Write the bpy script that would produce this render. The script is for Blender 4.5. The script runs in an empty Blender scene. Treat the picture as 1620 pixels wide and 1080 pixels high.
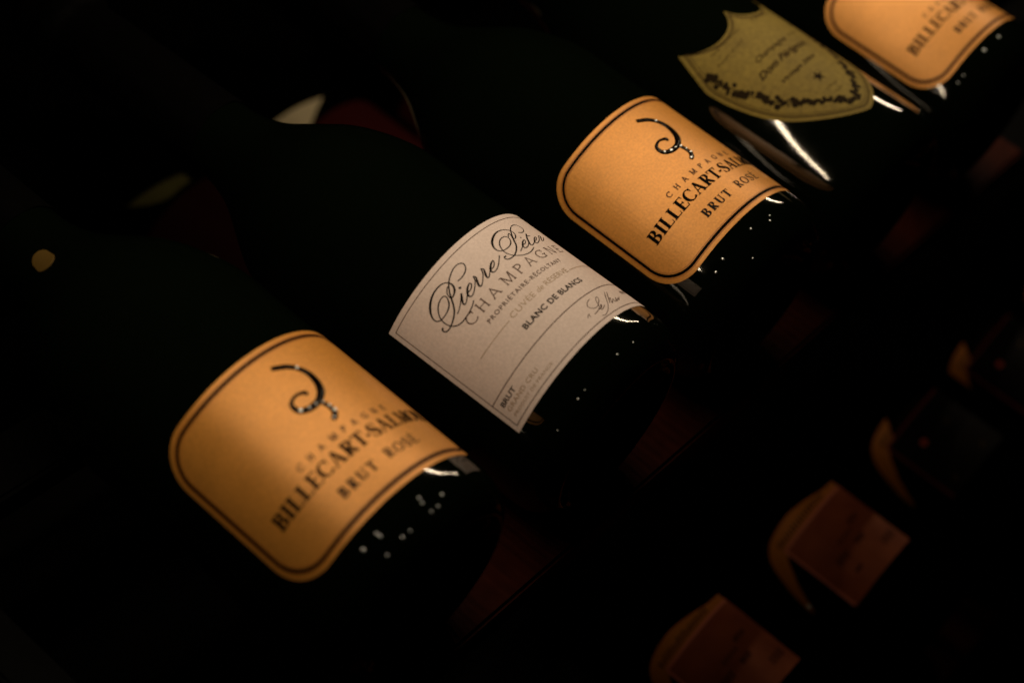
import bpy, bmesh, math, random
from mathutils import Vector, Matrix
random.seed(7)
sc = bpy.context.scene
C = sc.collection

# ------------------------------------------------------------------ camera
R = 0.044                      # body radius of a champagne bottle, metres
cam_d = bpy.data.cameras.new('camera'); cam = bpy.data.objects.new('camera', cam_d); C.objects.link(cam)
loc = Vector((-0.40615, -0.13972, 0.51189)); tgt = Vector((0.00557, 0.0763, R)); roll = 0.30465
f = (tgt - loc).normalized(); r = f.cross(Vector((0, 0, 1))).normalized(); u = r.cross(f)
cr, sr = math.cos(roll), math.sin(roll)
r2 = cr * r + sr * u; u2 = -sr * r + cr * u
m = Matrix((r2, u2, -f)).transposed().to_4x4(); m.translation = loc
cam.matrix_world = m
cam_d.sensor_width = 36; cam_d.lens = 2714.56 / 1620 * 36
cam_d.clip_start = 0.02; cam_d.clip_end = 50
cam_d.dof.use_dof = True; cam_d.dof.focus_distance = 0.652; cam_d.dof.aperture_fstop = 5.0
cam_d.dof.aperture_blades = 9
sc.camera = cam

# ------------------------------------------------------------------ world, exposure
w = bpy.data.worlds.new('World'); sc.world = w; w.use_nodes = True
w.node_tree.nodes['Background'].inputs[0].default_value = (0.9, 0.75, 0.6, 1)
w.node_tree.nodes['Background'].inputs[1].default_value = 0.00015
sc.view_settings.view_transform = 'Standard'; sc.view_settings.look = 'None'
sc.view_settings.exposure = 0; sc.view_settings.gamma = 1

STRIP_Y, STRIP_Z = 0.155, 0.29         # the LED strip that lights the rack
STRIP_X0, STRIP_X1 = -0.25, 0.76
LED_L = 215
FILL_L = 26  # strength of the added fill strip for the lower labels

# ------------------------------------------------------------------ materials
def mat(name, col, rough=0.5, spec=0.5, metal=0.0, noise=None, bump=None, coat=0, coat_r=0.1, emit=None, es=0, rvar=None, grain=None):
    """noise=(scale, second colour, lo, hi); bump=(scale, strength, distance)"""
    mt = bpy.data.materials.new(name); mt.use_nodes = True
    nt = mt.node_tree; b = nt.nodes['Principled BSDF']
    b.inputs['Base Color'].default_value = (*col, 1); b.inputs['Roughness'].default_value = rough
    b.inputs['Specular IOR Level'].default_value = spec; b.inputs['Metallic'].default_value = metal
    b.inputs['Coat Weight'].default_value = coat; b.inputs['Coat Roughness'].default_value = coat_r
    tc = nt.nodes.new('ShaderNodeTexCoord')
    if noise:
        n = nt.nodes.new('ShaderNodeTexNoise'); n.inputs['Scale'].default_value = noise[0]; n.inputs['Detail'].default_value = 12; n.inputs['Roughness'].default_value = 0.65
        nt.links.new(tc.outputs['Object'], n.inputs['Vector'])
        cr_ = nt.nodes.new('ShaderNodeValToRGB'); cr_.color_ramp.elements[0].position = noise[2]; cr_.color_ramp.elements[1].position = noise[3]
        cr_.color_ramp.elements[0].color = (*col, 1); cr_.color_ramp.elements[1].color = (*noise[1], 1)
        nt.links.new(n.outputs['Fac'], cr_.inputs[0]); col_out = cr_.outputs[0]
        if grain:            # paper fibre: (scale, low, high) multiplies the colour
            g = nt.nodes.new('ShaderNodeTexNoise'); g.inputs['Scale'].default_value = grain[0]; g.inputs['Detail'].default_value = 4
            nt.links.new(tc.outputs['Object'], g.inputs['Vector'])
            mg = nt.nodes.new('ShaderNodeMapRange'); mg.inputs['From Min'].default_value = 0.3; mg.inputs['From Max'].default_value = 0.7
            mg.inputs['To Min'].default_value = grain[1]; mg.inputs['To Max'].default_value = grain[2]
            nt.links.new(g.outputs['Fac'], mg.inputs['Value'])
            mx = nt.nodes.new('ShaderNodeVectorMath'); mx.operation = 'SCALE'
            nt.links.new(col_out, mx.inputs[0]); nt.links.new(mg.outputs[0], mx.inputs['Scale']); col_out = mx.outputs[0]
        nt.links.new(col_out, b.inputs['Base Color'])
    if rvar:
        n = nt.nodes.new('ShaderNodeTexNoise'); n.inputs['Scale'].default_value = rvar[0]; n.inputs['Detail'].default_value = 4
        nt.links.new(tc.outputs['Object'], n.inputs['Vector'])
        mr = nt.nodes.new('ShaderNodeMapRange'); mr.inputs['To Min'].default_value = rvar[1]; mr.inputs['To Max'].default_value = rvar[2]
        nt.links.new(n.outputs['Fac'], mr.inputs['Value']); nt.links.new(mr.outputs[0], b.inputs['Roughness'])
    if bump:
        n = nt.nodes.new('ShaderNodeTexNoise'); n.inputs['Scale'].default_value = bump[0]; n.inputs['Detail'].default_value = 3
        nt.links.new(tc.outputs['Object'], n.inputs['Vector'])
        bp = nt.nodes.new('ShaderNodeBump'); bp.inputs['Strength'].default_value = bump[1]; bp.inputs['Distance'].default_value = bump[2]
        nt.links.new(n.outputs['Fac'], bp.inputs['Height']); nt.links.new(bp.outputs[0], b.inputs['Normal'])
    if emit:
        b.inputs['Emission Color'].default_value = (*emit, 1); b.inputs['Emission Strength'].default_value = es
    return mt

M = {}
M['glass'] = mat('dark_green_glass', (0.0012, 0.0022, 0.001), 0.03, 0.5, bump=(60, 0.05, 0.0006), rvar=(90, 0.02, 0.07))
M['dots'] = mat('silver_glint_dots', (0.85, 0.90, 0.95), 0.36, 0.8, metal=1.0)  # silver metal standing in for glints on glass and emblem
M['satin'] = mat('satin_black_bottle', (0.0004, 0.0004, 0.0004), 0.8, 0.0, bump=(60, 0.05, 0.0006))
M['orange'] = mat('orange_label_paper', (0.74, 0.315, 0.056), 0.40, 0.5, 0.22, noise=(35, (0.61, 0.262, 0.044), 0.3, 0.75), bump=(1500, 0.3, 0.0001), rvar=(40, 0.36, 0.48), grain=(1100, 0.84, 1.08))
M['cream'] = mat('cream_label_paper', (0.76, 0.64, 0.62), 0.60, 0.35, noise=(30, (0.71, 0.59, 0.56), 0.35, 0.7), bump=(1500, 0.3, 0.0001), grain=(1000, 0.88, 1.05))
M['olive'] = mat('olive_label_paper', (0.225, 0.165, 0.030), 0.6, 0.15, noise=(60, (0.175, 0.125, 0.025), 0.35, 0.7), bump=(1500, 0.2, 0.0001), grain=(500, 0.78, 1.12))
M['ink'] = mat('black_ink', (0.003, 0.002, 0.0015), 0.5, 0.02)
M['gloss_ink'] = mat('glossy_black_ink', (0.004, 0.0025, 0.002), 0.15, 0.05, bump=(420, 0.4, 0.0003))
M['matte_ink'] = mat('black_ink', (0.012, 0.007, 0.005), 0.55, 0.08)
M['brown_ink'] = mat('brown_ink', (0.07, 0.032, 0.02), 0.55, 0.1)
M['gold_ink'] = mat('pale_gold_ink', (0.30, 0.19, 0.10), 0.4, 0.5)
M['amber_edge'] = mat('amber_ink', (0.42, 0.13, 0.02), 0.45, 0.5)
M['dim_red_ink'] = mat('dim_red_border_ink', (0.13, 0.02, 0.02), 0.5, 0.1)
M['red_ink'] = mat('red_ink', (0.45, 0.06, 0.03), 0.5, 0.4)
M['olive_ink'] = mat('dark_olive_ink', (0.016, 0.010, 0.004), 0.6, 0.03)
M['olive_line'] = mat('olive_line_ink', (0.045, 0.027, 0.009), 0.6, 0.03)
M['foil'] = mat('black_foil', (0.0010, 0.0009, 0.0009), 0.6, 0.02, bump=(160, 0.4, 0.001))
M['red_foil'] = mat('dark_red_foil', (0.05, 0.004, 0.003), 0.45, 0.4, bump=(160, 0.4, 0.001))
M['amber_foil'] = mat('amber_label_paper', (0.62, 0.22, 0.03), 0.4, 0.5, noise=(40, (0.5, 0.16, 0.02), 0.35, 0.7))
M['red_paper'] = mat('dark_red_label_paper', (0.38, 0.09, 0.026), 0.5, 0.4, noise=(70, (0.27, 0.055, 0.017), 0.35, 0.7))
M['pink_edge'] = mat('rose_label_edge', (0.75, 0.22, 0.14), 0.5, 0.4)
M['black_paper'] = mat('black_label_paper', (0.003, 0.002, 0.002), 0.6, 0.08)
M['wood'] = mat('dark_red_stained_wood', (0.075, 0.013, 0.006), 0.6, 0.06, noise=(45, (0.03, 0.005, 0.003), 0.3, 0.7), bump=(120, 0.3, 0.001))
M['metal'] = mat('black_painted_metal', (0.0015, 0.0015, 0.0015), 0.6, 0.03, bump=(300, 0.2, 0.0005))
M['floor'] = mat('black_floor', (0.0015, 0.0015, 0.0015), 0.8, 0.03, noise=(8, (0.001, 0.001, 0.001), 0.3, 0.7))
M['led_fill'] = mat('added_fill_warm_white', (1, 1, 1), 0.5, 0.5, emit=(1.0, 0.74, 0.48), es=FILL_L)  # added fill light, no such source in view
M['led'] = mat('led_warm_white', (1, 1, 1), 0.5, 0.5, emit=(1.0, 0.79, 0.53), es=LED_L)

# ------------------------------------------------------------------ helpers
def link(name, verts, faces, mt, parent=None, smooth=False, kind=None, label=None):
    me = bpy.data.meshes.new(name); me.from_pydata(verts, [], faces); me.update()
    if mt: me.materials.append(mt)
    if smooth: me.polygons.foreach_set('use_smooth', [True] * len(me.polygons))
    o = bpy.data.objects.new(name, me); C.objects.link(o)
    if parent: o.parent = parent
    if kind: o['kind'] = kind
    if label: o['label'] = label
    return o

def thing(name, label, cat, group=None, loc=(0, 0, 0), rot=(0, 0, 0)):
    o = bpy.data.objects.new(name, None); C.objects.link(o); o.empty_display_size = 0.02
    o.location = loc; o.rotation_euler = rot; o['label'] = label; o['category'] = cat
    if group: o['group'] = group
    return o

def box(name, a, b, mt, parent=None, kind=None, bev=0.0015):
    bm = bmesh.new(); bmesh.ops.create_cube(bm, size=1)
    for v in bm.verts:
        v.co = Vector([(a[i] + b[i]) / 2 + v.co[i] * (b[i] - a[i]) for i in range(3)])
    if bev: bmesh.ops.bevel(bm, geom=bm.edges[:], offset=bev, segments=2, affect='EDGES')
    me = bpy.data.meshes.new(name); bm.to_mesh(me); bm.free(); me.materials.append(mt)
    o = bpy.data.objects.new(name, me); C.objects.link(o)
    if parent: o.parent = parent
    if kind: o['kind'] = kind
    return o

def catmull(pts, n=6):
    if len(pts) < 3: return list(pts)
    P = [pts[0]] + list(pts) + [pts[-1]]; out = []
    for i in range(1, len(P) - 2):
        p0, p1, p2, p3 = P[i - 1:i + 3]
        for k in range(n):
            t = k / n
            out.append(tuple(0.5 * (2 * b + (c - a) * t + (2 * a - 5 * b + 4 * c - d) * t * t + (3 * b - a - 3 * c + d) * t ** 3)
                             for a, b, c, d in zip(p0, p1, p2, p3)))
    out.append(tuple(P[-2])); return out

LAB0 = 0.020        # distance from base plane to the lower edge of the front labels
def wrap(uu, v, h=0.0):
    """label coordinates (mm round the glass from the top line, mm up from the label's lower edge) -> point on the bottle"""
    a = uu / 44.0; rr = R + 0.00016 + h
    return (rr * math.sin(a), LAB0 + v / 1000, rr * math.cos(a))

class Print:
    """collects ink shapes in label coordinates and wraps them round the bottle as one mesh"""
    def __init__(s): s.v = []; s.f = []; s.k = 0
    def ribbon(s, pts, dome=0.0, smooth=True, n=5, wmin=0.0, round_end=True):
        if smooth: pts = catmull(pts, n)
        s.k += 1; base = 0.00004 + (s.k % 9) * 0.000004
        cols = [-1, 1] if not dome else [-1, -0.8, -0.4, 0, 0.4, 0.8, 1]
        m_ = len(cols); i0 = len(s.v); N = len(pts)
        for i, p in enumerate(pts):
            a = pts[max(0, i - 1)]; b = pts[min(N - 1, i + 1)]
            dx, dy = b[0] - a[0], b[1] - a[1]; L = math.hypot(dx, dy) or 1e-6
            nx, ny = -dy / L, dx / L; hw = max(p[2], wmin) / 2
            if dome and round_end and (i == 0 or i == N - 1): hw *= 0.35
            for c in cols:
                h = base + dome * math.sqrt(max(0, 1 - c * c)) * min(1, hw / 0.5)
                s.v.append(wrap(p[0] + nx * hw * c, p[1] + ny * hw * c, h))
        for i in range(N - 1):
            for j in range(m_ - 1):
                a = i0 + i * m_ + j
                s.f.append((a, a + m_, a + m_ + 1, a + 1))
    def poly(s, pts):
        s.k += 1; base = 0.00004 + (s.k % 9) * 0.000004
        cx = sum(p[0] for p in pts) / len(pts); cy = sum(p[1] for p in pts) / len(pts)
        i0 = len(s.v); s.v.append(wrap(cx, cy, base))
        for p in pts: s.v.append(wrap(p[0], p[1], base))
        n = len(pts)
        for i in range(n): s.f.append((i0, i0 + 1 + i, i0 + 1 + (i + 1) % n))
    def disc(s, x, y, rx, ry=None, rot=0, n=12):
        ry = ry or rx
        s.poly([(x + rx * math.cos(a) * math.cos(rot) - ry * math.sin(a) * math.sin(rot),
                 y + rx * math.cos(a) * math.sin(rot) + ry * math.sin(a) * math.cos(rot)) for a in [i * 2 * math.pi / n for i in range(n)]])
    def text(s, body, u0, u1, v0, cap, bold=0.0, shear=0.0, extra_space=1.0):
        """sans lettering from the built-in font, fitted between u0 and u1"""
        cu = bpy.data.curves.new('tmp', 'FONT'); cu.body = body; cu.size = 1; cu.shear = shear
        cu.space_character = extra_space; cu.offset = bold; cu.resolution_u = 4; cu.fill_mode = 'FRONT'
        o = bpy.data.objects.new('tmp', cu); C.objects.link(o)
        dg = bpy.context.evaluated_depsgraph_get(); me = bpy.data.meshes.new_from_object(o.evaluated_get(dg))
        xs = [v.co.x for v in me.vertices]; x0, x1 = min(xs), max(xs)
        s.k += 1; base = 0.00004 + (s.k % 9) * 0.000004; i0 = len(s.v)
        for v in me.vertices:
            s.v.append(wrap(u0 + (v.co.x - x0) / (x1 - x0) * (u1 - u0), v0 + v.co.y / 0.70 * cap, base))
        for p in me.polygons: s.f.append(tuple(i0 + k for k in p.vertices))
        bpy.data.objects.remove(o); bpy.data.curves.remove(cu); bpy.data.meshes.remove(me)
    def glyphs(s, body, u0, u1, v0, cap, T=0.17, t=0.05, gap=0.14, ser=0.10, dome=0.0, wscale=1.0):
        adv = 0; items = []
        for ch in body:
            g, wd = glyph(ch, T, t, ser); items.append((g, adv)); adv += wd + gap
        adv -= gap; sx = (u1 - u0) / adv
        for g, a in items:
            for st in g:
                n = len(st)
                s.ribbon([(u0 + (a + x) * sx, v0 + y * cap, ww * cap * wscale) for x, y, ww in st], dome=dome, smooth=False, round_end=False)
    def build(s, name, mt, parent, label=None, smooth=False):
        return link(name, s.v, s.f, mt, parent, smooth=smooth, label=label)

def arc(cx, cy, rx, ry, a0, a1, T, t, n=16):
    out = []
    for i in range(n + 1):
        a = math.radians(a0 + (a1 - a0) * i / n)
        out.append((cx + rx * math.cos(a), cy + ry * math.sin(a), t + (T - t) * abs(math.cos(a)) ** 1.4))
    return out

def glyph(ch, T, t, s):
    """roman capitals with thick stems, thin joins and flat serifs; strokes are (x, y, width) runs, cap height 1"""
    def stem(x, y0=0, y1=1, w_=None): return [(x, y0, w_ or T), (x, y1, w_ or T)]
    def bar(x0, x1, y, w_=None): return [(x0, y, w_ or t), (x1, y, w_ or t)]
    def foot(x, y, w_=None):
        ww = (w_ or T) / 2; return [(x - ww - s, y + (t / 2 if y < .5 else -t / 2), t), (x + ww + s, y + (t / 2 if y < .5 else -t / 2), t)]
    h = T / 2 + s
    if ch == 'I': return [stem(h), foot(h, 0), foot(h, 1)], 2 * h
    if ch in 'BRP':
        g = [stem(h), foot(h, 0)]; g.append(bar(0, h + .1, 1 - t / 2))
        if ch == 'B':
            g += [[(h, 1 - t / 2, t)] + arc(h + .18, .76, .22, .24 - t / 2, 90, -90, T, t), bar(h, h + .2, .52),
                  [(h, .52, t)] + arc(h + .2, .26, .27, .26 - t / 2, 90, -90, T, t) + [(h, t / 2, t)]]
            return g, h + .2 + .27 + T / 2
        g += [[(h, 1 - t / 2, t)] + arc(h + .18, .745, .24, .255 - t / 2, 90, -90, T, t) + [(h, .49, t)]]
        if ch == 'R':
            g += [[(h + .16, .49, T * .8), (h + .30, .3, T), (h + .48, .06, T * .8), (h + .60, .03, t)]]
            return g, h + .6
        return g, h + .42 + T / 2
    if ch == 'L': return [stem(h), foot(h, 0), foot(h, 1), bar(h, h + .5, t / 2), [(h + .49, 0, t), (h + .53, .26, t * .6)]], h + .53
    if ch in 'EÉ':
        g = [stem(h), foot(h, 0), bar(0, h + .45, 1 - t / 2), bar(h, h + .5, t / 2), bar(h, h + .32, .51),
             [(h + .49, 0, t * 1.2), (h + .54, .26, t * .6)], [(h + .44, 1, t * 1.2), (h + .47, .76, t * .6)], [(h + .32, .40, t), (h + .32, .62, t)]]
        if ch == 'É': g.append([(h + .1, 1.1, t), (h + .3, 1.3, T * .7)])
        return g, h + .54
    if ch in 'CG':
        g = [arc(.46, .5, .40, .5 - t / 2, 48, 318, T, t, 26)]
        g.append([(.73, .66, t), (.75, .97, t)])
        if ch == 'G': g += [stem(.72, .02, .42, T * .9), [(.55, .43, t), (.86, .43, t)]]
        return g, .80 + (.06 if ch == 'G' else 0)
    if ch == 'O': return [arc(.47, .5, .40, .5 - t / 2, 0, 360, T, t, 32)], .94
    if ch == 'U':
        return [stem(h, .28, 1), foot(h, 1), foot(h + .55, 1, t * 1.5),
                [(h, .3, T)] + [(x, y, max(t, w_)) for x, y, w_ in arc(h + .275, .3, .275, .3 - t / 2, 180, 350, T * .8, t)] + [(h + .55, .4, t * 1.3), (h + .55, 1, t * 1.3)]], 2 * h + .55
    if ch in 'AV':
        y = (lambda q: q) if ch == 'A' else (lambda q: 1 - q)
        g = [[(.12, y(0), t * 1.2), (.44, y(1), t * 1.2)], [(.42, y(1), T * .8), (.76, y(0), T)], foot(.12, y(0), t), foot(.76, y(0), T)]
        if ch == 'A': g.append(bar(.24, .66, .33))
        return g, .94
    if ch == 'T': return [stem(.40), foot(.40, 0), bar(.02, .78, 1 - t / 2), [(.03, .72, t * .6), (.01, 1, t * 1.6)], [(.77, .72, t * .6), (.79, 1, t * 1.6)]], .80
    if ch == 'S':
        p = [(.56, .76, t), (.52, .90, t), (.36, .975, t), (.20, .93, T * .6), (.12, .77, T), (.20, .62, T * 1.05), (.36, .51, T * 1.1),
             (.52, .40, T * 1.05), (.60, .24, T), (.52, .08, T * .6), (.34, .025, t), (.16, .09, t), (.10, .26, t)]
        return [catmull(p, 4), [(.58, .70, t), (.57, .98, t)], [(.09, .02, t), (.08, .3, t)]], .68
    if ch == 'M':
        return [[(.15, 0, t * 1.2), (.17, 1, t * 1.2)], [(.16, 1, T), (.50, .04, T * .8)], [(.50, 0, t), (.84, 1, t * 1.3)], stem(.86), foot(.15, 0, t),
                foot(.86, 0), foot(.86, 1), bar(.02, .2, 1 - t / 2)], 1.02
    if ch == 'N':
        return [[(.15, 0, t * 1.2), (.15, 1, t * 1.2)], [(.14, 1, T), (.74, 0, T)], [(.75, 0, t * 1.2), (.75, 1, t * 1.2)], foot(.15, 0, t), foot(.75, 1, t), bar(.02, .2, 1 - t / 2)], .90
    if ch == 'H':
        return [stem(h), stem(h + .52), foot(h, 0), foot(h, 1), foot(h + .52, 0), foot(h + .52, 1), bar(h, h + .52, .51)], 2 * h + .52
    if ch == '-': return [[(.0, .40, T * .6), (.28, .40, T * .6)]], .28
    return [], .35

def label_sheet(name, lo, hi, us, mt, parent, label=None, nv=6):
    """a paper label glued to the glass: us = stations round the bottle, lo/hi = its edge at each station; 0.16 mm thick"""
    vs, fs = [], []; m_ = nv + 1
    for a in us:
        for j in range(m_):
            vs.append(wrap(a, lo(a) + (hi(a) - lo(a)) * j / nv, 0))
    for i in range(len(us) - 1):
        for j in range(nv):
            q = i * m_ + j; fs.append((q, q + m_, q + m_ + 1, q + 1))
    # thickness skirt down to the glass
    rim = [i * m_ for i in range(len(us))] + [(len(us) - 1) * m_ + j for j in range(1, m_)] + \
          [i * m_ + nv for i in range(len(us) - 2, -1, -1)] + [j for j in range(nv - 1, 0, -1)]
    i0 = len(vs); k = (R - 0.0001) / (R + 0.00016)
    for q in rim: x, y, z = vs[q]; vs.append((x * k, y, z * k))
    n = len(rim)
    for i in range(n): fs.append((rim[i], i0 + i, i0 + (i + 1) % n, rim[(i + 1) % n]))
    return link(name, vs, fs, mt, parent, label=label)

def rounded(c, W, v0, v1, rad):
    """edge functions and stations of a rounded rectangle centred at u=c"""
    hw = W / 2
    def d(a):
        e = hw - abs(a - c)
        if e >= rad: return 0.0
        q = max(0.0, rad - e); return rad - math.sqrt(max(0, rad * rad - q * q))
    us = []
    for i in range(13): us.append(c - hw + rad * (1 - math.cos(math.pi / 2 * i / 12)))
    n = max(2, int((W - 2 * rad) / 1.5))
    us += [c - hw + rad + (W - 2 * rad) * i / n for i in range(1, n)]
    for i in range(12, -1, -1): us.append(c + hw - rad * (1 - math.cos(math.pi / 2 * i / 12)))
    return (lambda a: v0 + d(a)), (lambda a: v1 - d(a)), us

def rr_loop(c, W, v0, v1, rad, wd, k=10):
    """closed rounded-rectangle line, as ribbon points"""
    out = []
    for cx, cy, a0 in ((c + W / 2 - rad, v1 - rad, 0), (c - W / 2 + rad, v1 - rad, 90), (c - W / 2 + rad, v0 + rad, 180), (c + W / 2 - rad, v0 + rad, 270)):
        for i in range(k + 1):
            a = math.radians(a0 + 90 * i / k); out.append((cx + rad * math.cos(a), cy + rad * math.sin(a), wd))
    out.append(out[0])
    dense = []
    for p, q in zip(out, out[1:]):
        n = max(1, int(math.hypot(q[0] - p[0], q[1] - p[1]) / 1.2))
        for i in range(n): dense.append(tuple(p[j] + (q[j] - p[j]) * i / n for j in range(3)))
    dense.append(out[-1]); return dense

def line(u0, v0, u1, v1, wd, step=1.0):
    n = max(1, int(math.hypot(u1 - u0, v1 - v0) / step))
    return [(u0 + (u1 - u0) * i / n, v0 + (v1 - v0) * i / n, wd) for i in range(n + 1)]

# ------------------------------------------------------------------ bottle
PROFILE = [(0.0, 0.033), (0.006, 0.0315), (0.013, 0.027), (0.020, 0.019), (0.026, 0.010), (0.030, 0.0028), (0.0335, 0.0002), (0.0362, 0.0006),
           (0.0388, 0.0024), (0.0412, 0.0055), (0.0428, 0.0090), (0.0437, 0.0130), (0.044, 0.0175), (0.044, 0.03), (0.044, 0.06), (0.044, 0.09), (0.044, 0.115), (0.044, 0.13),
           (0.0418, 0.143), (0.0368, 0.158), (0.0288, 0.172), (0.0212, 0.185), (0.0172, 0.198), (0.0163, 0.212), (0.0160, 0.228), (0.0158, 0.248), (0.0152, 0.268),
           (0.0148, 0.284), (0.0147, 0.294), (0.0168, 0.2965), (0.0168, 0.302), (0.0150, 0.3045), (0.0148, 0.309), (0.0, 0.309)]
def lathe(prof, n=96):
    vs, fs = [], []; rows = []
    for rr, y in prof:
        if rr < 1e-6: rows.append([len(vs)]); vs.append((0, y, 0)); continue
        rows.append([len(vs) + i for i in range(n)])
        for i in range(n):
            a = 2 * math.pi * i / n; vs.append((rr * math.sin(a), y, rr * math.cos(a)))
    for A, B in zip(rows, rows[1:]):
        for i in range(n):
            j = (i + 1) % n
            if len(A) == 1: fs.append((A[0], B[i], B[j]))
            elif len(B) == 1: fs.append((A[i], B[0], A[j]))
            else: fs.append((A[i], B[i], B[j], A[j]))
    return vs, fs
def fine(prof, k=4):
    out = catmull(prof, k); return [(max(0, a), b) for a, b in out]
BV, BF = lathe(fine(PROFILE))
BODY = bpy.data.meshes.new('glass_body'); BODY.from_pydata(BV, [], BF); BODY.materials.append(M['glass'])
BODY.polygons.foreach_set('use_smooth', [True] * len(BODY.polygons))
bmq = bmesh.new(); bmq.from_mesh(BODY); bmesh.ops.recalc_face_normals(bmq, faces=bmq.faces); bmq.to_mesh(BODY); bmq.free()
BODY2 = BODY.copy(); BODY2.materials[0] = M['satin']
FP = fine([(0.0172, 0.2085), (0.0168, 0.228), (0.0166, 0.248), (0.0160, 0.268), (0.0156, 0.282), (0.0155, 0.290), (0.0178, 0.2945), (0.0182, 0.300), (0.0170, 0.306), (0.0172, 0.3125), (0.0150, 0.3175), (0.008, 0.3195), (0.0, 0.320)], 3)
FV, FF = lathe(FP, 64)
# crinkle the foil a little
FV = [(x * (1 + 0.012 * math.sin(9 * math.atan2(x, z) + y * 900)), y, z * (1 + 0.012 * math.sin(9 * math.atan2(x, z) + y * 900))) for x, y, z in FV]
FM = {}
for key in ('foil', 'red_foil'):
    me = bpy.data.meshes.new('foil_capsule'); me.from_pydata(FV, [], FF); me.materials.append(M[key])
    me.polygons.foreach_set('use_smooth', [True] * len(me.polygons)); FM[key] = me

def prof_at(y):
    P = fine(PROFILE)
    i0 = 10 * 4 - 16
    for (r0, y0), (r1, y1) in zip(P[6 * 4:], P[6 * 4 + 1:]):
        if y0 <= y <= y1: return r0 + (r1 - r0) * (y - y0) / (y1 - y0 + 1e-9), (y1 - y0, -(r1 - r0))
    return R, (1, 0)

def bottle(label, group, loc, yaw=0.0, roll_=0.0, foil='foil', glints=(), body=None):
    t_ = thing('champagne_bottle', label, 'bottle', group, loc, (0, roll_, -yaw))
    g = bpy.data.objects.new('glass_body', body or BODY); C.objects.link(g); g.parent = t_
    c = bpy.data.objects.new('foil_capsule', FM[foil]); C.objects.link(c); c.parent = t_
    if glints:
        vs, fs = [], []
        for uu, v, sz in glints:
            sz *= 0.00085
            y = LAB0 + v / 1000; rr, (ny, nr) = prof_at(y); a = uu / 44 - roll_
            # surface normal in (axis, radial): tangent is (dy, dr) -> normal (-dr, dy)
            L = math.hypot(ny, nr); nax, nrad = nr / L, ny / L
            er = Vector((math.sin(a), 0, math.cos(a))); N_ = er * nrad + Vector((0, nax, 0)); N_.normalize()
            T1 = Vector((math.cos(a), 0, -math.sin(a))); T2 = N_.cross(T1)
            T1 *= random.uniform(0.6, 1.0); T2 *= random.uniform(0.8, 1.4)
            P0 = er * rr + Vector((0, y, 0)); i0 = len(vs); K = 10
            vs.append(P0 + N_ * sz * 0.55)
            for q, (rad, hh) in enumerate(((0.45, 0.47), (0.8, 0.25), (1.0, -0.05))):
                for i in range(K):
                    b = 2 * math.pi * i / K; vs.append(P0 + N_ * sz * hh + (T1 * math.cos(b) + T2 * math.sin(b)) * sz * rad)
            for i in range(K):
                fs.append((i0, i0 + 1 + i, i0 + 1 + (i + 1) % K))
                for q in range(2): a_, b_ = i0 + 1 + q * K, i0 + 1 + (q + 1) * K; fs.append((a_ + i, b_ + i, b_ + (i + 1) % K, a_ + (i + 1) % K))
        o = link('glint_dots', [tuple(v) for v in vs], fs, M['dots'], t_, smooth=True, kind='stuff')  # silver dots set where light would glint on the glass
    return t_

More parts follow.
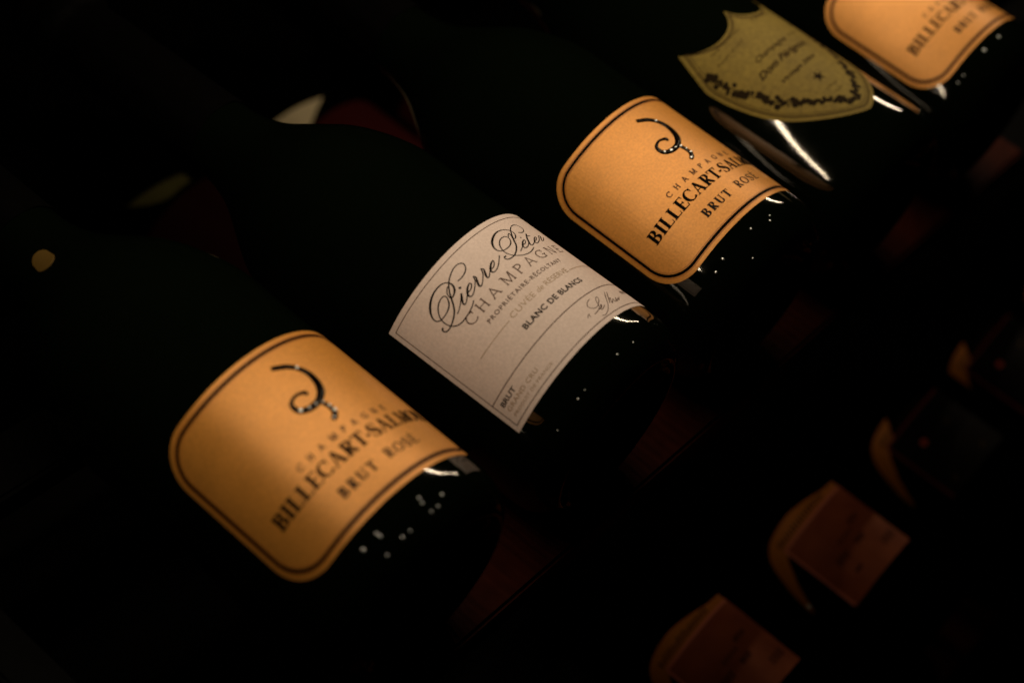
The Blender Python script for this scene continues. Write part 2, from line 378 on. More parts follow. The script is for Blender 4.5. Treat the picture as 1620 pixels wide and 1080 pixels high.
SCRIPT=[
  [(-26.81,49.22,0.42),(-25.44,50.16,0.56),(-24.48,51.94,0.46),(-24.95,54.0,0.3),(-26.84,55.41,0.32),(-30.1,55.72,0.42),(-33.22,54.99,0.56),(-36.0,53.37,0.65),(-38.02,51.15,0.46),(-38.58,49.16,0.32),(-37.99,47.83,0.28),(-36.56,47.15,0.28),(-33.92,47.06,0.32),(-31.52,47.83,0.42),(-29.94,49.35,0.37),(-29.33,51.42,0.25),(-30.88,52.1,0.28),(-33.36,51.42,0.37),(-35.27,49.95,0.37),(-36.74,47.88,0.32),(-37.19,45.27,0.28),(-36.66,42.87,0.28),(-35.29,41.12,0.3),(-33.24,40.26,0.32),(-30.73,40.17,0.35),(-28.26,40.43,0.32),(-26.01,41.06,0.28),(-24.38,41.9,0.21)] ,
  [(-26.81,49.22,0.42),(-27.98,48.95,0.37),(-28.67,49.68,0.28),(-28.27,51.24,0.28),(-27.07,52.4,0.28),(-25.95,52.99,0.19)] ,
  [(-22.21,51.41,0.28),(-20.48,51.15,0.3),(-18.29,51.45,0.32),(-16.57,52.42,0.32),(-15.64,53.93,0.28),(-16.01,55.19,0.23),(-17.44,55.88,0.25),(-19.81,55.76,0.3),(-22.55,54.81,0.32),(-24.74,53.48,0.35),(-26.59,51.75,0.37),(-28.19,49.72,0.42),(-29.63,47.5,0.46),(-31.42,45.36,0.46),(-33.89,43.76,0.42),(-36.95,42.83,0.37),(-38.95,42.93,0.35),(-39.78,43.91,0.35),(-39.61,44.83,0.42),(-38.93,44.77,0.6)] ,
  [(-31.77,43.51,0.21),(-30.16,44.03,0.25),(-27.97,45.18,0.28),(-25.87,46.51,0.46),(-25.05,47.27,0.51),(-26.38,45.8,0.56),(-27.53,44.33,0.46),(-27.37,43.41,0.28),(-25.78,44.03,0.28),(-23.48,45.62,0.32)] ,
  [(-23.48,45.62,0.28),(-23.02,45.48,0.28),(-21.64,45.54,0.28),(-20.3,46.41,0.32),(-20.15,47.4,0.28),(-21.66,46.99,0.46),(-23.29,45.85,0.6),(-24.1,44.57,0.46),(-23.71,43.58,0.28),(-22.12,43.81,0.28),(-20.12,44.99,0.28),(-18.26,46.42,0.28),(-17.36,48.06,0.32)] ,
  [(-23.43,49.33,0.6),(-23.71,48.95,0.69),(-23.51,48.98,0.46)] ,
  [(-17.48,48.2,0.37),(-16.96,47.18,0.32),(-17.84,45.9,0.56),(-18.81,44.03,0.51),(-18.12,43.4,0.28),(-16.05,44.65,0.28),(-14.2,46.25,0.28),(-13.25,47.76,0.32)] ,
  [(-13.39,48.17,0.37),(-12.61,47.27,0.32),(-13.57,45.75,0.56),(-14.38,44.17,0.46),(-13.8,43.63,0.28),(-12.08,44.76,0.28),(-10.72,45.64,0.32)] ,
  [(-11.09,45.33,0.28),(-9.47,45.25,0.28),(-8.02,46.13,0.3),(-7.32,47.24,0.28),(-8.79,46.94,0.46),(-10.72,45.64,0.6),(-11.51,44.37,0.46),(-10.8,43.58,0.28),(-8.71,43.97,0.28),(-6.31,45.37,0.28),(-3.73,47.27,0.23)] ,
  [(9.67,49.88,0.41),(10.98,51.24,0.33),(11.3,52.88,0.26),(10.37,54.22,0.22),(8.63,55.24,0.26),(5.89,55.73,0.37),(2.84,55.2,0.52),(-0.26,53.63,0.63),(-1.93,51.9,0.56),(-2.56,50.11,0.41),(-2.01,48.59,0.3),(-0.55,47.82,0.26),(2.11,47.7,0.3),(4.55,48.52,0.37),(6.06,49.91,0.33),(6.53,51.4,0.26),(5.58,52.37,0.24),(3.44,52.41,0.3),(1.48,51.48,0.33),(-0.03,49.93,0.33),(-0.96,47.77,0.3),(-0.77,45.68,0.26),(0.32,43.75,0.26),(2.48,42.09,0.26),(4.98,41.21,0.28),(7.95,41.16,0.3),(11.26,42.23,0.26)] ,
  [(9.67,49.88,0.33),(8.53,49.48,0.28),(7.8,50.07,0.26),(8.59,51.22,0.24),(8.94,52.62,0.26),(7.83,52.23,0.22),(7.0,51.32,0.19)] ,
  [(13.41,51.35,0.19),(15.14,50.65,0.22),(17.41,51.24,0.26),(18.66,52.58,0.26),(18.51,54.21,0.22),(17.07,55.32,0.19),(14.72,55.37,0.22),(12.26,54.27,0.3),(10.42,52.69,0.37),(8.61,50.81,0.44),(6.95,48.59,0.48),(5.37,46.42,0.44),(2.59,44.42,0.41),(-0.2,43.47,0.33),(-2.52,43.69,0.33),(-3.39,44.66,0.33),(-3.01,45.48,0.37),(-2.12,45.28,0.48)] ,
  [(4.38,43.56,0.22),(6.57,44.5,0.26),(8.7,45.64,0.37),(9.02,45.87,0.37)] ,
  [(7.76,45.38,0.22),(9.83,45.46,0.22),(11.29,46.35,0.26),(11.37,47.11,0.3),(9.31,46.31,0.44),(7.63,44.86,0.44),(7.59,43.71,0.33),(9.53,43.84,0.26),(11.62,45.02,0.26)] ,
  [(11.54,48.93,0.41),(11.31,48.4,0.41)] ,
  [(16.43,49.48,0.41),(14.17,47.59,0.48),(12.34,45.51,0.52),(11.45,43.91,0.41),(12.47,43.48,0.26),(15.1,44.5,0.26)] ,
  [(14.74,48.39,0.24),(17.11,47.91,0.24)] ,
  [(15.21,44.86,0.22),(17.18,45.1,0.22),(19.33,46.25,0.26),(19.1,46.69,0.26),(16.66,45.63,0.37),(15.13,44.1,0.37),(15.91,43.46,0.26),(19.1,44.7,0.22),(22.83,47.08,0.26)] ,
  [(22.34,47.1,0.26),(24.02,46.85,0.26),(22.06,45.52,0.37),(20.5,44.08,0.33),(21.88,44.13,0.22),(24.87,45.85,0.22)] ,
  [(-3.35,6.01,0.21),(-2.22,6.77,0.24),(-1.39,7.08,0.21),(-1.83,6.42,0.27),(-1.95,5.79,0.18)] ,
  [(4.91,11.5,0.18),(3.42,11.19,0.24),(1.98,10.46,0.27),(1.27,9.51,0.21),(1.61,8.35,0.18),(2.76,7.46,0.18),(4.5,7.41,0.18),(6.36,8.27,0.3),(8.08,9.34,0.33),(8.86,10.4,0.24),(8.33,10.71,0.21),(6.97,10.0,0.21),(6.02,8.8,0.27),(5.18,7.24,0.3),(3.97,6.28,0.3),(1.88,5.74,0.33),(0.21,5.58,0.24)] ,
  [(3.48,6.03,0.18),(5.1,6.09,0.3),(6.28,6.81,0.33),(6.49,7.28,0.21),(5.08,6.41,0.27),(4.39,5.38,0.21),(5.89,5.56,0.18),(7.51,6.35,0.15)] ,
  [(2.01,3.25,0.15),(3.65,2.91,0.18),(5.99,3.69,0.21),(8.41,5.21,0.24),(10.31,6.89,0.3),(12.35,8.94,0.36),(14.83,10.99,0.27)] ,
  [(16.06,10.72,0.27),(14.2,9.09,0.36),(12.36,7.42,0.36),(10.56,5.85,0.27)] ,
  [(10.56,5.85,0.18),(12.28,7.15,0.18),(13.77,7.73,0.21),(11.88,5.81,0.21),(12.0,5.45,0.18),(14.48,6.84,0.15),(13.77,5.44,0.21),(14.48,5.32,0.18),(16.78,6.97,0.18),(14.89,5.01,0.21),(17.72,6.39,0.18),(16.69,5.16,0.18),(19.2,6.63,0.18)] ,
]
SCROLL=[[(-3.23,61.38,1.18),(-1.34,60.45,1.39),(1.83,58.74,1.5),(4.14,56.09,1.39),(5.46,52.43,1.6),(5.01,48.3,1.82),(3.22,44.66,1.92),(0.17,42.14,1.71),(-3.31,41.23,1.71),(-6.42,41.71,1.6),(-8.47,43.25,1.39),(-8.66,45.64,1.18),(-7.59,47.16,0.91),(-4.99,48.05,0.75),(-2.38,47.46,0.96),(-1.64,46.82,1.18),(-1.75,45.66,0.64)],[(-0.53,42.41,0.75),(-0.03,40.07,1.18),(0.37,37.64,1.28),(0.15,35.41,1.39),(-0.95,33.92,1.5),(-2.67,33.01,1.18)]]

# silver beads painting the sparkles on the scroll: a low dome of 0.3 mm radius
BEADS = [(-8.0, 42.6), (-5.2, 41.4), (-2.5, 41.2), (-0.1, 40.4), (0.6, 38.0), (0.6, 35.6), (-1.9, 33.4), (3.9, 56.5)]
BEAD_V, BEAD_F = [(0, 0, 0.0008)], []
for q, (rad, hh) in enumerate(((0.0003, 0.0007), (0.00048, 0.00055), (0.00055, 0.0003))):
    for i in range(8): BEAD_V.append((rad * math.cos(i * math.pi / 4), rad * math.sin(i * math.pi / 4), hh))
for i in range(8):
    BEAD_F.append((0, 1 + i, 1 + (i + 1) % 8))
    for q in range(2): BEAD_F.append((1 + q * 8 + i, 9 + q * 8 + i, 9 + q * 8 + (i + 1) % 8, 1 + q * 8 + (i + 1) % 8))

# ------------------------------------------------------------------ the three kinds of front label
def orange_label(t_):
    c, W, H = -3.6, 100.4, 70.8
    lo, hi, us = rounded(c, W, 0, H, 15.5)
    lab = label_sheet('front_label', lo, hi, us, M['orange'], t_)
    p = Print(); p.ribbon(rr_loop(c, W - 5.6, 2.8, H - 2.8, 13.2, 1.25), smooth=False, dome=0.00003); p.build('border_line', M['ink'], lab)
    p = Print(); p.ribbon(rr_loop(c, W - 3.7, 1.85, H - 1.85, 14.0, 0.35), smooth=False); p.ribbon(rr_loop(c, W - 7.6, 3.8, H - 3.8, 12.4, 0.3), smooth=False)
    p.build('border_hairline', M['amber_edge'], lab)
    p = Print(); p.ribbon([(a, b, c_ * 1.5) for a, b, c_ in SCROLL[0]], dome=0.00045, n=6); p.ribbon([(a, b, c_ * 1.4) for a, b, c_ in SCROLL[1]], dome=0.00045, n=6)
    em = p.build('scroll_emblem', M['gloss_ink'], lab, smooth=True)
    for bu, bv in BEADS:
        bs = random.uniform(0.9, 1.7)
        link('glint_bead', [tuple(Vector(wrap(bu, bv, 0.0)) + Vector((v[0] * bs, v[1] * bs, v[2]))) for v in BEAD_V], BEAD_F, M['dots'], lab, smooth=True)
    p = Print(); p.glyphs('CHAMPAGNE', -23.4, 17.6, 26.9, 2.6, T=0.2, t=0.14, gap=0.95, ser=0.02)
    p.build('small_lettering', M['brown_ink'], lab)
    p = Print(); p.glyphs('BILLECART-SALMON', -41.4, 34.5, 19.0, 5.7, T=0.25, t=0.075, gap=0.09, ser=0.08, dome=0.00018)
    p.build('main_lettering', M['ink'], lab)
    p = Print(); p.glyphs('BRUT', -20.6, -5.0, 9.8, 4.0, T=0.26, t=0.09, gap=0.30, ser=0.07); p.glyphs('ROSÉ', 0.2, 15.6, 10.0, 4.0, T=0.21, t=0.09, gap=0.22, ser=0.06)
    p.build('wine_lettering', M['matte_ink'], lab)

def cream_label(t_):
    u0, u1, H = -53.3, 45.2, 62.3; c = (u0 + u1) / 2; W = u1 - u0
    us = [u0 + W * i / 66 for i in range(67)]
    lab = label_sheet('front_label', lambda a: 0.0, lambda a: H, us, M['cream'], t_)
    p = Print(); a, b, e, g = u0 + 2.0, u1 - 2.0, 2.05, H - 2.4
    for q in ((a, e, b, e), (b, e, b, g), (b, g, a, g), (a, g, a, e)): p.ribbon(line(*q, 0.3), smooth=False)
    p.ribbon(line(a, 13.5, b, 14.2, 0.34), smooth=False)
    p.build('border_line', M['brown_ink'], lab)
    p = Print()
    NS = next(i for i, s_ in enumerate(SCRIPT) if max(q[1] for q in s_) < 20)
    for s_ in SCRIPT[:NS]:
        p.ribbon([(a_, b_, c_ * 1.45) for a_, b_, c_ in s_], n=5, wmin=0.4)
    # the name runs on round the side
    p.ribbon([(31.2, 46.2, .3), (32.6, 47.5, .4), (32.2, 46.0, .5), (33.4, 44.6, .5), (34.8, 46.0, .3), (35.8, 47.6, .3), (36.6, 46.2, .5), (36.0, 44.6, .5), (34.9, 44.4, .4)])
    p.build('script_lettering', M['ink'], lab)
    p = Print(); p.glyphs('CHAMPAGNE', -32.4, 25.2, 36.0, 4.4, T=0.115, t=0.075, gap=0.36, ser=0.03)
    p.build('champagne_lettering', M['brown_ink'], lab)
    p = Print(); p.text('PROPRIÉTAIRE-RÉCOLTANT', -27.6, 15.2, 31.4, 1.75, bold=0.012, extra_space=1.25)
    p.build('grower_lettering', M['brown_ink'], lab)
    p = Print(); p.text('CUVÉE', -21.2, -8.3, 25.9, 2.3, extra_space=1.05); p.text('de', -6.8, -3.4, 25.9, 2.3, shear=0.3); p.text('RÉSERVE', -2.0, 11.9, 25.9, 2.3)
    p.ribbon(line(-39.7, 26.6, -22.6, 26.6, 0.26), smooth=False); p.ribbon(line(13.0, 26.4, b - 6.5, 26.4, 0.26), smooth=False)
    p.build('cuvee_lettering', M['gold_ink'], lab)
    p = Print(); p.text('BLANC DE BLANCS', -21.6, 12.3, 19.5, 2.25, bold=0.028, extra_space=1.08)
    p.build('blend_lettering', M['matte_ink'], lab)
    p = Print(); p.text('BRUT', -49.0, -40.6, 9.4, 1.95, bold=0.024)
    p.build('brut_lettering', M['matte_ink'], lab)
    p = Print(); p.text('GRAND CRU', -48.7, -30.6, 6.6, 1.8, extra_space=1.1); p.text('PRODUIT DE FRANCE', -48.6, -25.6, 3.9, 1.2, extra_space=1.1)
    p.build('origin_lettering', M['gold_ink'], lab)
    p = Print(); p.ribbon(SCRIPT[NS], n=4, wmin=0.22); p.build('article_lettering', M['brown_ink'], lab)
    p = Print()
    for s_ in SCRIPT[NS + 1:]: p.ribbon(s_, n=4, wmin=0.28)
    p.text('esnil', 24.5, 31.5, 8.0, 2.6, shear=0.4)
    p.build('signature_lettering', M['brown_ink'], lab)

def shield_label(t_):
    c = -5.5
    # half outline: half width -> lower and upper edge (mm up the bottle)
    low = [(0, 5.5), (4, 6.8), (10, 10.2), (16, 15.0), (22, 21.2), (27, 27.6), (31, 35.0), (34, 43.5), (36.2, 53), (37.2, 60), (37.5, 66)]
    up = [(0, 86.0), (1.6, 83.0), (4, 80.2), (7.5, 78.0), (11.5, 76.9), (16, 76.8), (20.5, 78.2), (25, 80.9), (28.5, 84.0), (31, 87.2)]
    side = [(31, 87.2), (33.2, 80.5), (35.2, 74), (36.8, 69), (37.5, 66)]
    def itp(tab, x):
        for (x0, y0), (x1, y1) in zip(tab, tab[1:]):
            if x0 <= x <= x1: return y0 + (y1 - y0) * (x - x0) / (x1 - x0)
        return tab[-1][1]
    L_, U_, S_ = catmull(low, 5), catmull(up, 5), catmull(side, 5)
    lo = lambda a: itp(L_, abs(a - c)); hi = lambda a: itp(U_, abs(a - c)) if abs(a - c) <= 31 else itp(S_, abs(a - c))
    us = sorted(set([c + s_ * x for s_ in (-1, 1) for x in [i * 0.75 for i in range(42)] + [31, 31.7, 32.5, 33.4, 34.4, 35.4, 36.3, 37.0, 37.5]]))
    lab = label_sheet('front_label', lo, hi, us, M['olive'], t_, nv=8)
    loop = [(c + x, y) for x, y in L_] + [(c + x, y) for x, y in reversed(S_)] + [(c + x, y) for x, y in reversed(U_)] + \
           [(c - x, y) for x, y in U_] + [(c - x, y) for x, y in S_] + [(c - x, y) for x, y in reversed(L_)]
    def inset(k): return [(c + (x - c) * (1 - k / 38), 50 + (y - 50) * (1 - k / 40)) for x, y in loop]
    p = Print()
    for k, wd in ((2.4, 0.75), (3.8, 0.3)): p.ribbon([(x, y, wd) for x, y in inset(k)], smooth=False)
    p.build('border_line', M['olive_line'], lab)
    # wreath of vine leaves and grapes along the lower sides
    p = Print(); ln = [(x, y) for x, y in catmull(low, 8)]
    for s_ in (-1, 1):
        stem_ = [(c + s_ * max(0, x - 6.4), 50 + (y + 5.5 - 50) * 0.985, 0.5) for x, y in ln if x > 6]
        p.ribbon(stem_, smooth=False)
        for i in range(2, len(stem_), 2):
            x, y, _ = stem_[i]
            for k in range(2):
                a = random.uniform(0, 6.28); rr_ = random.uniform(0.6, 2.4)
                lx, ly = x + rr_ * math.cos(a), y + rr_ * math.sin(a); pts = []
                rot = random.uniform(0, 6.28); sz = random.uniform(1.0, 1.8)
                for q in range(15):
                    b = q / 15 * 2 * math.pi; rad = sz * (0.62 + 0.38 * abs(math.cos(2.5 * b))); pts.append((lx + rad * math.cos(b + rot), ly + rad * math.sin(b + rot)))
                p.poly(pts)
            if i % 10 == 0:
                for q in range(9): p.disc(x + random.uniform(-1.3, 1.3), y + random.uniform(-1.3, 1.3), 0.42, n=8)
    p.build('vine_wreath', M['olive_ink'], lab)
    p = Print()
    p.text('Moët et Chandon', c - 23, c - 4, 74.0, 1.4, shear=0.3); p.text('à Épernay', c + 5, c + 22, 74.0, 1.4, shear=0.3)
    p.text('Fondée en 1743', c - 25, c - 8, 68.5, 1.5, shear=0.3)
    p.text('Champagne', c - 13.5, c + 8.5, 56.3, 2.7, shear=0.4, bold=0.02); p.text('Cuvée', c + 11, c + 20, 57.5, 1.5, shear=0.3)
    p.text('Dom Pérignon', c - 19.5, c + 15.5, 49.3, 3.4, shear=0.45, bold=0.035)
    p.text('Vintage 2004', c - 14.5, c + 10, 41.2, 2.0, shear=0.35, bold=0.03)
    p.text('750 ml', c - 4.5, c + 2.5, 25.0, 1.3); p.text('12,5%', c - 3.5, c + 2.0, 21.5, 1.2)
    p.build('script_lettering', M['olive_line'], lab)
    p = Print(); pts = []
    for i in range(10):
        a = math.pi / 2 + i * math.pi / 5; rad = 3.2 if i % 2 == 0 else 1.35; pts.append((c - 1.2 + rad * math.cos(a), 32.6 + rad * math.sin(a)))
    p.poly(pts); p.build('star_emblem', M['olive_ink'], lab)

# ------------------------------------------------------------------ upper tier of bottles
S = 0.10298
G1 = 'champagne bottles lying side by side on the upper tier'
UP = [  # slot, dx, yaw, label-bottom y, roll, kind, label text, marks
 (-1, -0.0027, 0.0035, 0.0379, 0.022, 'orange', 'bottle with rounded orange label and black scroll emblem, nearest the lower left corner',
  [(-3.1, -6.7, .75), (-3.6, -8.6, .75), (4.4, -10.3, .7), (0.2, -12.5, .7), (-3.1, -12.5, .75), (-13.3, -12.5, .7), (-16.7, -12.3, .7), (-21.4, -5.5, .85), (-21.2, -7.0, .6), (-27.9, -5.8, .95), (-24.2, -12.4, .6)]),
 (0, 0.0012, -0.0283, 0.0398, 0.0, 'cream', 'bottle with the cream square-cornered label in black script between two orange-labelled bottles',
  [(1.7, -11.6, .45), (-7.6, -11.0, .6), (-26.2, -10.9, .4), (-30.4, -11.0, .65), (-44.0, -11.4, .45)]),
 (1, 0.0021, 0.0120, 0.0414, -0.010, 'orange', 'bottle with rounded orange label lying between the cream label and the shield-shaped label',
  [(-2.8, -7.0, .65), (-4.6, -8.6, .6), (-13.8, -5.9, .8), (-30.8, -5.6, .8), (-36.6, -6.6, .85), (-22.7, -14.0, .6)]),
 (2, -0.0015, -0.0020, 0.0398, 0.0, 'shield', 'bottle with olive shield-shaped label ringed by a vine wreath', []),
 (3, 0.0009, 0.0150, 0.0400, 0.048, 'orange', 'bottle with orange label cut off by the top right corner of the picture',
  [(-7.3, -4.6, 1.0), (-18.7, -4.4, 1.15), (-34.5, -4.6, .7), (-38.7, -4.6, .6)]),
]
for i, dx, yaw, yl, rl, kind, txt, mk in UP:
    b = bottle(txt, G1, (i * S + dx - math.sin(yaw) * LAB0 * -1 * -1, yl - LAB0, R), yaw, rl, 'foil', mk)
    {'orange': orange_label, 'cream': cream_label, 'shield': shield_label}[kind](b)

# dull gold label on the neck of the nearest bottle
M['gold'] = mat('dull_gold_label_paper', (0.12, 0.072, 0.016), 0.5, 0.3)
near = next(o for o in C.objects if o.name == 'champagne_bottle')
vs, fs = [], []; NR = 13
for i in range(NR):
    e = i / (NR - 1) * 2 - 1; a = math.radians(-34 + 10 * e); cut = 0.004 * (1 - math.sqrt(max(0, 1 - e * e * 0.96)))
    for q in range(5):
        y = 0.1785 + cut + (0.1895 - 0.1785 - 2 * cut) * q / 4; rr = prof_at(y)[0] + 0.0004
        vs.append((rr * math.sin(a), y, rr * math.cos(a)))
for i in range(NR - 1):
    for j in range(4): q = i * 5 + j; fs.append((q, q + 5, q + 6, q + 1))
nl = link('neck_label', vs, fs, M['gold'], near)
sm = nl.modifiers.new('thickness', 'SOLIDIFY'); sm.thickness = 0.0003

# ------------------------------------------------------------------ lower tier, lit by the strip added beneath the upper tier
LZ = -0.161; LY = -0.100
def amber_square(t_, paper, edge, bright):
    # amber label, cut to the part that catches light: outer and inner edge in label coordinates
    out = catmull([(-1, 63.0), (-9, 63.5), (-18, 66.0), (-30, 68.6), (-42, 68.2), (-51, 65.5), (-57.0, 59.0), (-61, 49.0), (-64, 38), (-64.5, 30)], 4)
    inn = catmull([(-1, 57), (-12, 57), (-24, 57), (-38, 57.0), (-46.0, 56.5), (-49.5, 53.5), (-52.5, 49.0), (-56.0, 44.0), (-60.0, 36), (-63, 30)], 4)
    if not bright: n_ = next(i for i, q in enumerate(out) if q[0] < -33); out, inn = out[n_:], inn[n_:]  # amber top trimmed away where it stays dim
    vs, fs = [], []; K = 4
    for a, b in zip(out, inn):
        for j in range(K + 1):
            q = j / K; vs.append(wrap(a[0] + (b[0] - a[0]) * q, a[1] + (b[1] - a[1]) * q, 0))
    for i in range(len(out) - 1):
        for j in range(K): q = i * (K + 1) + j; fs.append((q, q + 1, q + K + 2, q + K + 1))
    lab = link('lit_amber_sliver', vs, fs, M['amber_foil'], t_)
    p = Print()
    x = -46.0
    while x < -12:
        hgt = 1.6 + random.random() * 0.8
        p.ribbon([(x, 60.6, 0.9), (x + 0.35, 61.6 + hgt, 0.9)], smooth=False)
        if random.random() < 0.7: p.ribbon([(x, 62.6 + hgt * random.random(), 0.4), (x + 1.3, 62.6 + hgt * random.random(), 0.4)], smooth=False)
        x += 2.1
    p.build('ring_lettering', M['matte_ink'], lab)
    c, W = -23.5, 45.0
    us = [c - W / 2 + W * i / 30 for i in range(31)]
    for_wrap = 0.0005
    vs, fs = [], []
    v0, v1 = 15.0, 59.3
    for a in us:
        for j in range(5): vs.append(wrap(a, v0 + (v1 - v0) * j / 4, for_wrap))
    for i in range(30):
        for j in range(4): q = i * 5 + j; fs.append((q, q + 5, q + 6, q + 1))
    rim = [i * 5 for i in range(31)] + [150 + j for j in range(1, 5)] + [i * 5 + 4 for i in range(29, -1, -1)] + [3, 2, 1]
    i0 = len(vs); k = (R - .0001) / (R + .00066)
    for q in rim: x, y, z = vs[q]; vs.append((x * k, y, z * k))
    for i in range(len(rim)): fs.append((rim[i], i0 + i, i0 + (i + 1) % len(rim), rim[(i + 1) % len(rim)]))
    sq = link('square_label', vs, fs, paper, t_)
    p = Print()
    e0, e1 = c - W / 2 + .7, c + W / 2 - .7
    H_ = 0.0005
    for q in ((e1, v1 - .7, e0, v1 - .7), (e0, v1 - .7, e0, v0 + .7)):
        p.ribbon(line(*q, 1.5), smooth=False)
    p.v = [tuple(Vector((x, 0, z)) * ((R + .00016 + H_ + .00006) / math.hypot(x, z)) + Vector((0, y, 0))) for x, y, z in p.v]
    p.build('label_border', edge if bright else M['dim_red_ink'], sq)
    p = Print()
    for (a, v, rx, ry) in ((-31, 34, 3.4, 2.0), (-22, 40, 4.2, 1.2), (-18, 34, 2.6, 1.6), (-12, 43, 3.0, 1.4), (-8, 24, 3.5, 2.2), (-30, 25, 2.0, 1.0)) if bright else ():
        for q in range(5):
            x = a - rx + q * rx / 2
            p.ribbon([(x, v - ry, .7), (x + .5, v + ry, .7)], smooth=False)
    if not bright:
        p.disc(-31.6, 45.0, 2.0)
    p.v = [tuple(Vector((x, 0, z)) * ((R + .00016 + H_ + .00006) / math.hypot(x, z)) + Vector((0, y, 0))) for x, y, z in p.v]
    p.build('label_print' if bright else 'red_seal', M['matte_ink'] if bright else M['red_ink'], sq)
    if not bright:
        for q_ in ((-14.5, 43.0), (-13.0, 21.0), (-36.6, 21.0)):
          p = Print(); p.disc(*q_, 1.9, 1.0, .6)
          p.v = [tuple(Vector((x, 0, z)) * ((R + .00016 + H_ + .00006) / math.hypot(x, z)) + Vector((0, y, 0))) for x, y, z in p.v]
          p.build('faint_print', M['olive_line'], sq)

G2 = 'amber-labelled bottles on the lower tier'
LT = [(1, True, 'amber-labelled bottle with dark red square label at the bottom edge of the picture'),
      (2, True, 'amber-labelled bottle with dark red square label, second from the bottom edge on the lower tier'),
      (3, False, 'amber-labelled bottle with black square label and a small red dot on the lower tier'),
      (4, False, 'amber-labelled bottle with black square label further up the right side of the lower tier'),
      (5, False, 'amber-labelled bottle cut off by the right edge of the picture on the lower tier')]
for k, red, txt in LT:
    b = bottle(txt, G2, ({4: 0.398, 5: 0.497}.get(k, k * 0.103), LY, LZ), 0, 0, 'foil', [(-62.5, 33.5, 1.6)] if k == 2 else [], BODY2)  # one silver dot paints the glint at the amber tip
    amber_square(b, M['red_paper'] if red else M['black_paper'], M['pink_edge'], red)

# ------------------------------------------------------------------ back row of the lower tier, seen between the necks
def back_label(t_, paper, band):
    us = [-60 + 120 * i / 80 for i in range(81)]
    label_sheet('front_label', lambda a: 0.0, lambda a: 74.7, us, M[paper], t_, nv=3)
    if band == 'pale':      # slanting end of a pale band
        us2 = [-56 + 56 * i / 40 for i in range(41)]
        label_sheet('band_label', lambda a: 76.7 + max(0, a + 19) * 0.5, lambda a: 86.3 + max(0, -1 - a) * 0.29, us2, M[band], t_, nv=3)
    if band == 'green':     # leaf-shaped label
        us2 = [-38.5 + 33 * i / 40 for i in range(41)]
        label_sheet('band_label', lambda a: 78.6 + (max(0, -17 - a) / 21) ** 2 * 15.5, lambda a: 85 + (-5.5 - a) * 0.30, us2, M[band], t_, nv=3)
G3 = 'bottles at the back of the lower tier'
M['pale'] = mat('pale_olive_label_paper', (0.62, 0.52, 0.33), 0.55, 0.3)
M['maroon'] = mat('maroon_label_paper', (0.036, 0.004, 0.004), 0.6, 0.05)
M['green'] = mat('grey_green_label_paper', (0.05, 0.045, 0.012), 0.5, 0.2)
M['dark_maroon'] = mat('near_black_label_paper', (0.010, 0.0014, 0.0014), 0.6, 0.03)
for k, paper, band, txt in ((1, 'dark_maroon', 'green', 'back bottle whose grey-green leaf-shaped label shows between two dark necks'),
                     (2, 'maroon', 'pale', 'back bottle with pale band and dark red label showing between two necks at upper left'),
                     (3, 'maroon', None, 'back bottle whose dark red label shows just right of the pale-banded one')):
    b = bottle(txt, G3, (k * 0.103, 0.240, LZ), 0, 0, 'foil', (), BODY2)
    back_label(b, paper, band)

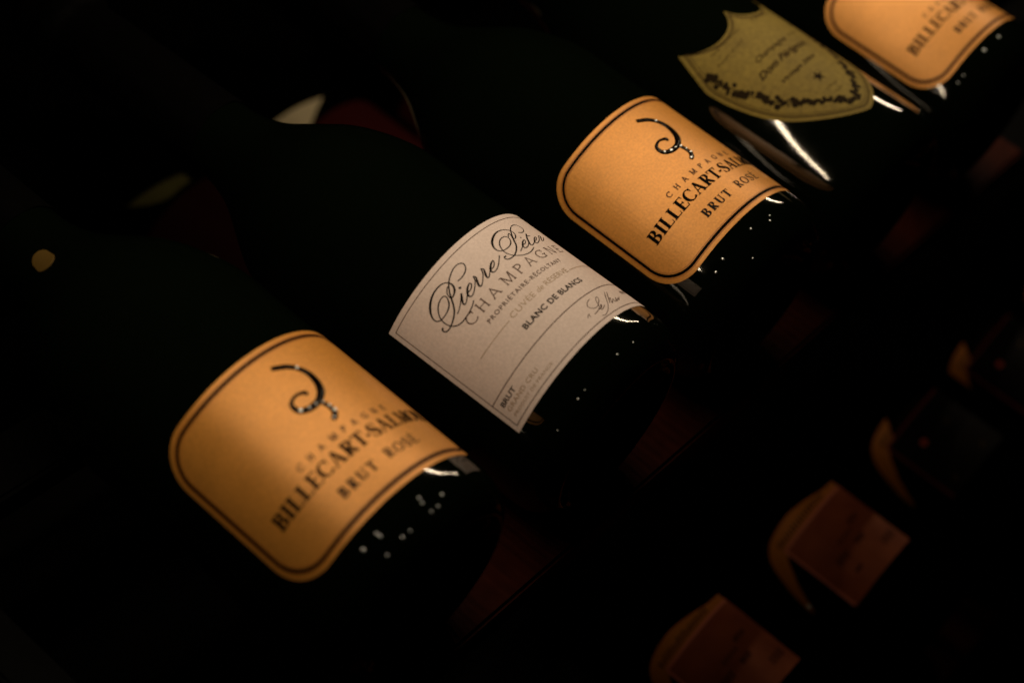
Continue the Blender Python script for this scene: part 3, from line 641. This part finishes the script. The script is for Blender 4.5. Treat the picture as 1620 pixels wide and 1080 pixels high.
# ------------------------------------------------------------------ rack
rk = thing('bottle_rack', 'black rack with dark red wooden front ledges that carries both tiers of bottles', 'rack')
X0, X1 = -0.185, 1.32
for z0, y0 in ((0.0, 0.0), (LZ - R, -0.13)):
    box('front_ledge', (-0.125, y0 + 0.012, z0 - 0.014), (0.368 if y0 == 0 else X1, y0 + 0.066, z0 - 0.0003), M['wood'], rk)  # upper one deepened to keep the main strip's light off the lower tier
    box('rear_rail', (X0, y0 + 0.165, z0 - 0.014), (X1, y0 + 0.19, z0 - 0.0003), M['metal'], rk)
    if y0 == 0: box('front_rail', (-0.125, 0.014, -0.024), (X1, 0.060, -0.0145), M['metal'], rk)
for y0 in (0.24, 0.44):
    box('rear_rail', (X0, y0 + 0.02, LZ - R - 0.014), (X1, y0 + 0.045, LZ - R - 0.0003), M['metal'], rk)
for x in (X0 - 0.02, X1):
    for y in (-0.09, 0.48):
        box('post', (x, y, -0.40), (x + 0.02, y + 0.02, -0.0145), M['metal'], rk)
    for z in (-0.235, -0.036):
        box('side_rail', (x + 0.001, -0.07, z), (x + 0.019, 0.48, z + 0.0195), M['metal'], rk)

# ------------------------------------------------------------------ LED strips
def led_strip(label, p0, p1, mt, hang):
    """aluminium channel with diodes every 26 mm facing down, on two hangers"""
    ls = thing('led_light_strip', label, 'lamp', None, p0)
    p0, p1 = Vector(p0), Vector(p1); d = p1 - p0; L = d.length; along = 0 if abs(d.x) > abs(d.y) else 1
    sz = [0.008, 0.008]; lo = [-0.008, -0.008, 0.001]; hi = [0.008, 0.008, 0.009]; lo[along] = -0.01; hi[along] = L + 0.01
    box('housing', lo, hi, M['metal'], ls, bev=0.0008)
    for q in (0.0, L):
        a = [-0.002, -0.002, 0.0095]; b = [0.002, 0.002, hang]; a[along] += q; b[along] += q
        box('hanger', a, b, M['metal'], ls, bev=0.0003)
    vs, fs = [], []; a = 0.0034; row = 0.0; x = 0.004
    while x < L:
        i0 = len(vs)
        for s1, s2 in ((-1, -1), (-1, 1), (1, 1), (1, -1)):
            v = [0, 0, 0]; v[along] = x + s1 * a; v[1 - along] = s2 * a + row; vs.append(tuple(v))
        fs.append((i0, i0 + 1, i0 + 2, i0 + 3) if along == 0 else (i0 + 3, i0 + 2, i0 + 1, i0)); x += 0.026
    link('diodes', vs, fs, mt, ls, kind='stuff')
led_strip('long black LED strip of warm white diodes hung above the upper tier', (STRIP_X0, STRIP_Y, STRIP_Z), (STRIP_X1, STRIP_Y, STRIP_Z), M['led'], 0.5)
led_strip('added dim LED fill strip, unseen under the upper tier of bottles', (0.0, 0.088, -0.035), (0.72, 0.088, -0.035), M['led_fill'], 0.016)  # added to brighten the lower labels, hidden from the camera

# ------------------------------------------------------------------ room
box('floor', (-3, -3, -0.46), (5, 4, -0.40), M['floor'], None, 'structure', bev=0)
box('wall', (-3, 1.2, -0.40), (5, 1.3, 2.2), M['floor'], None, 'structure', bev=0)
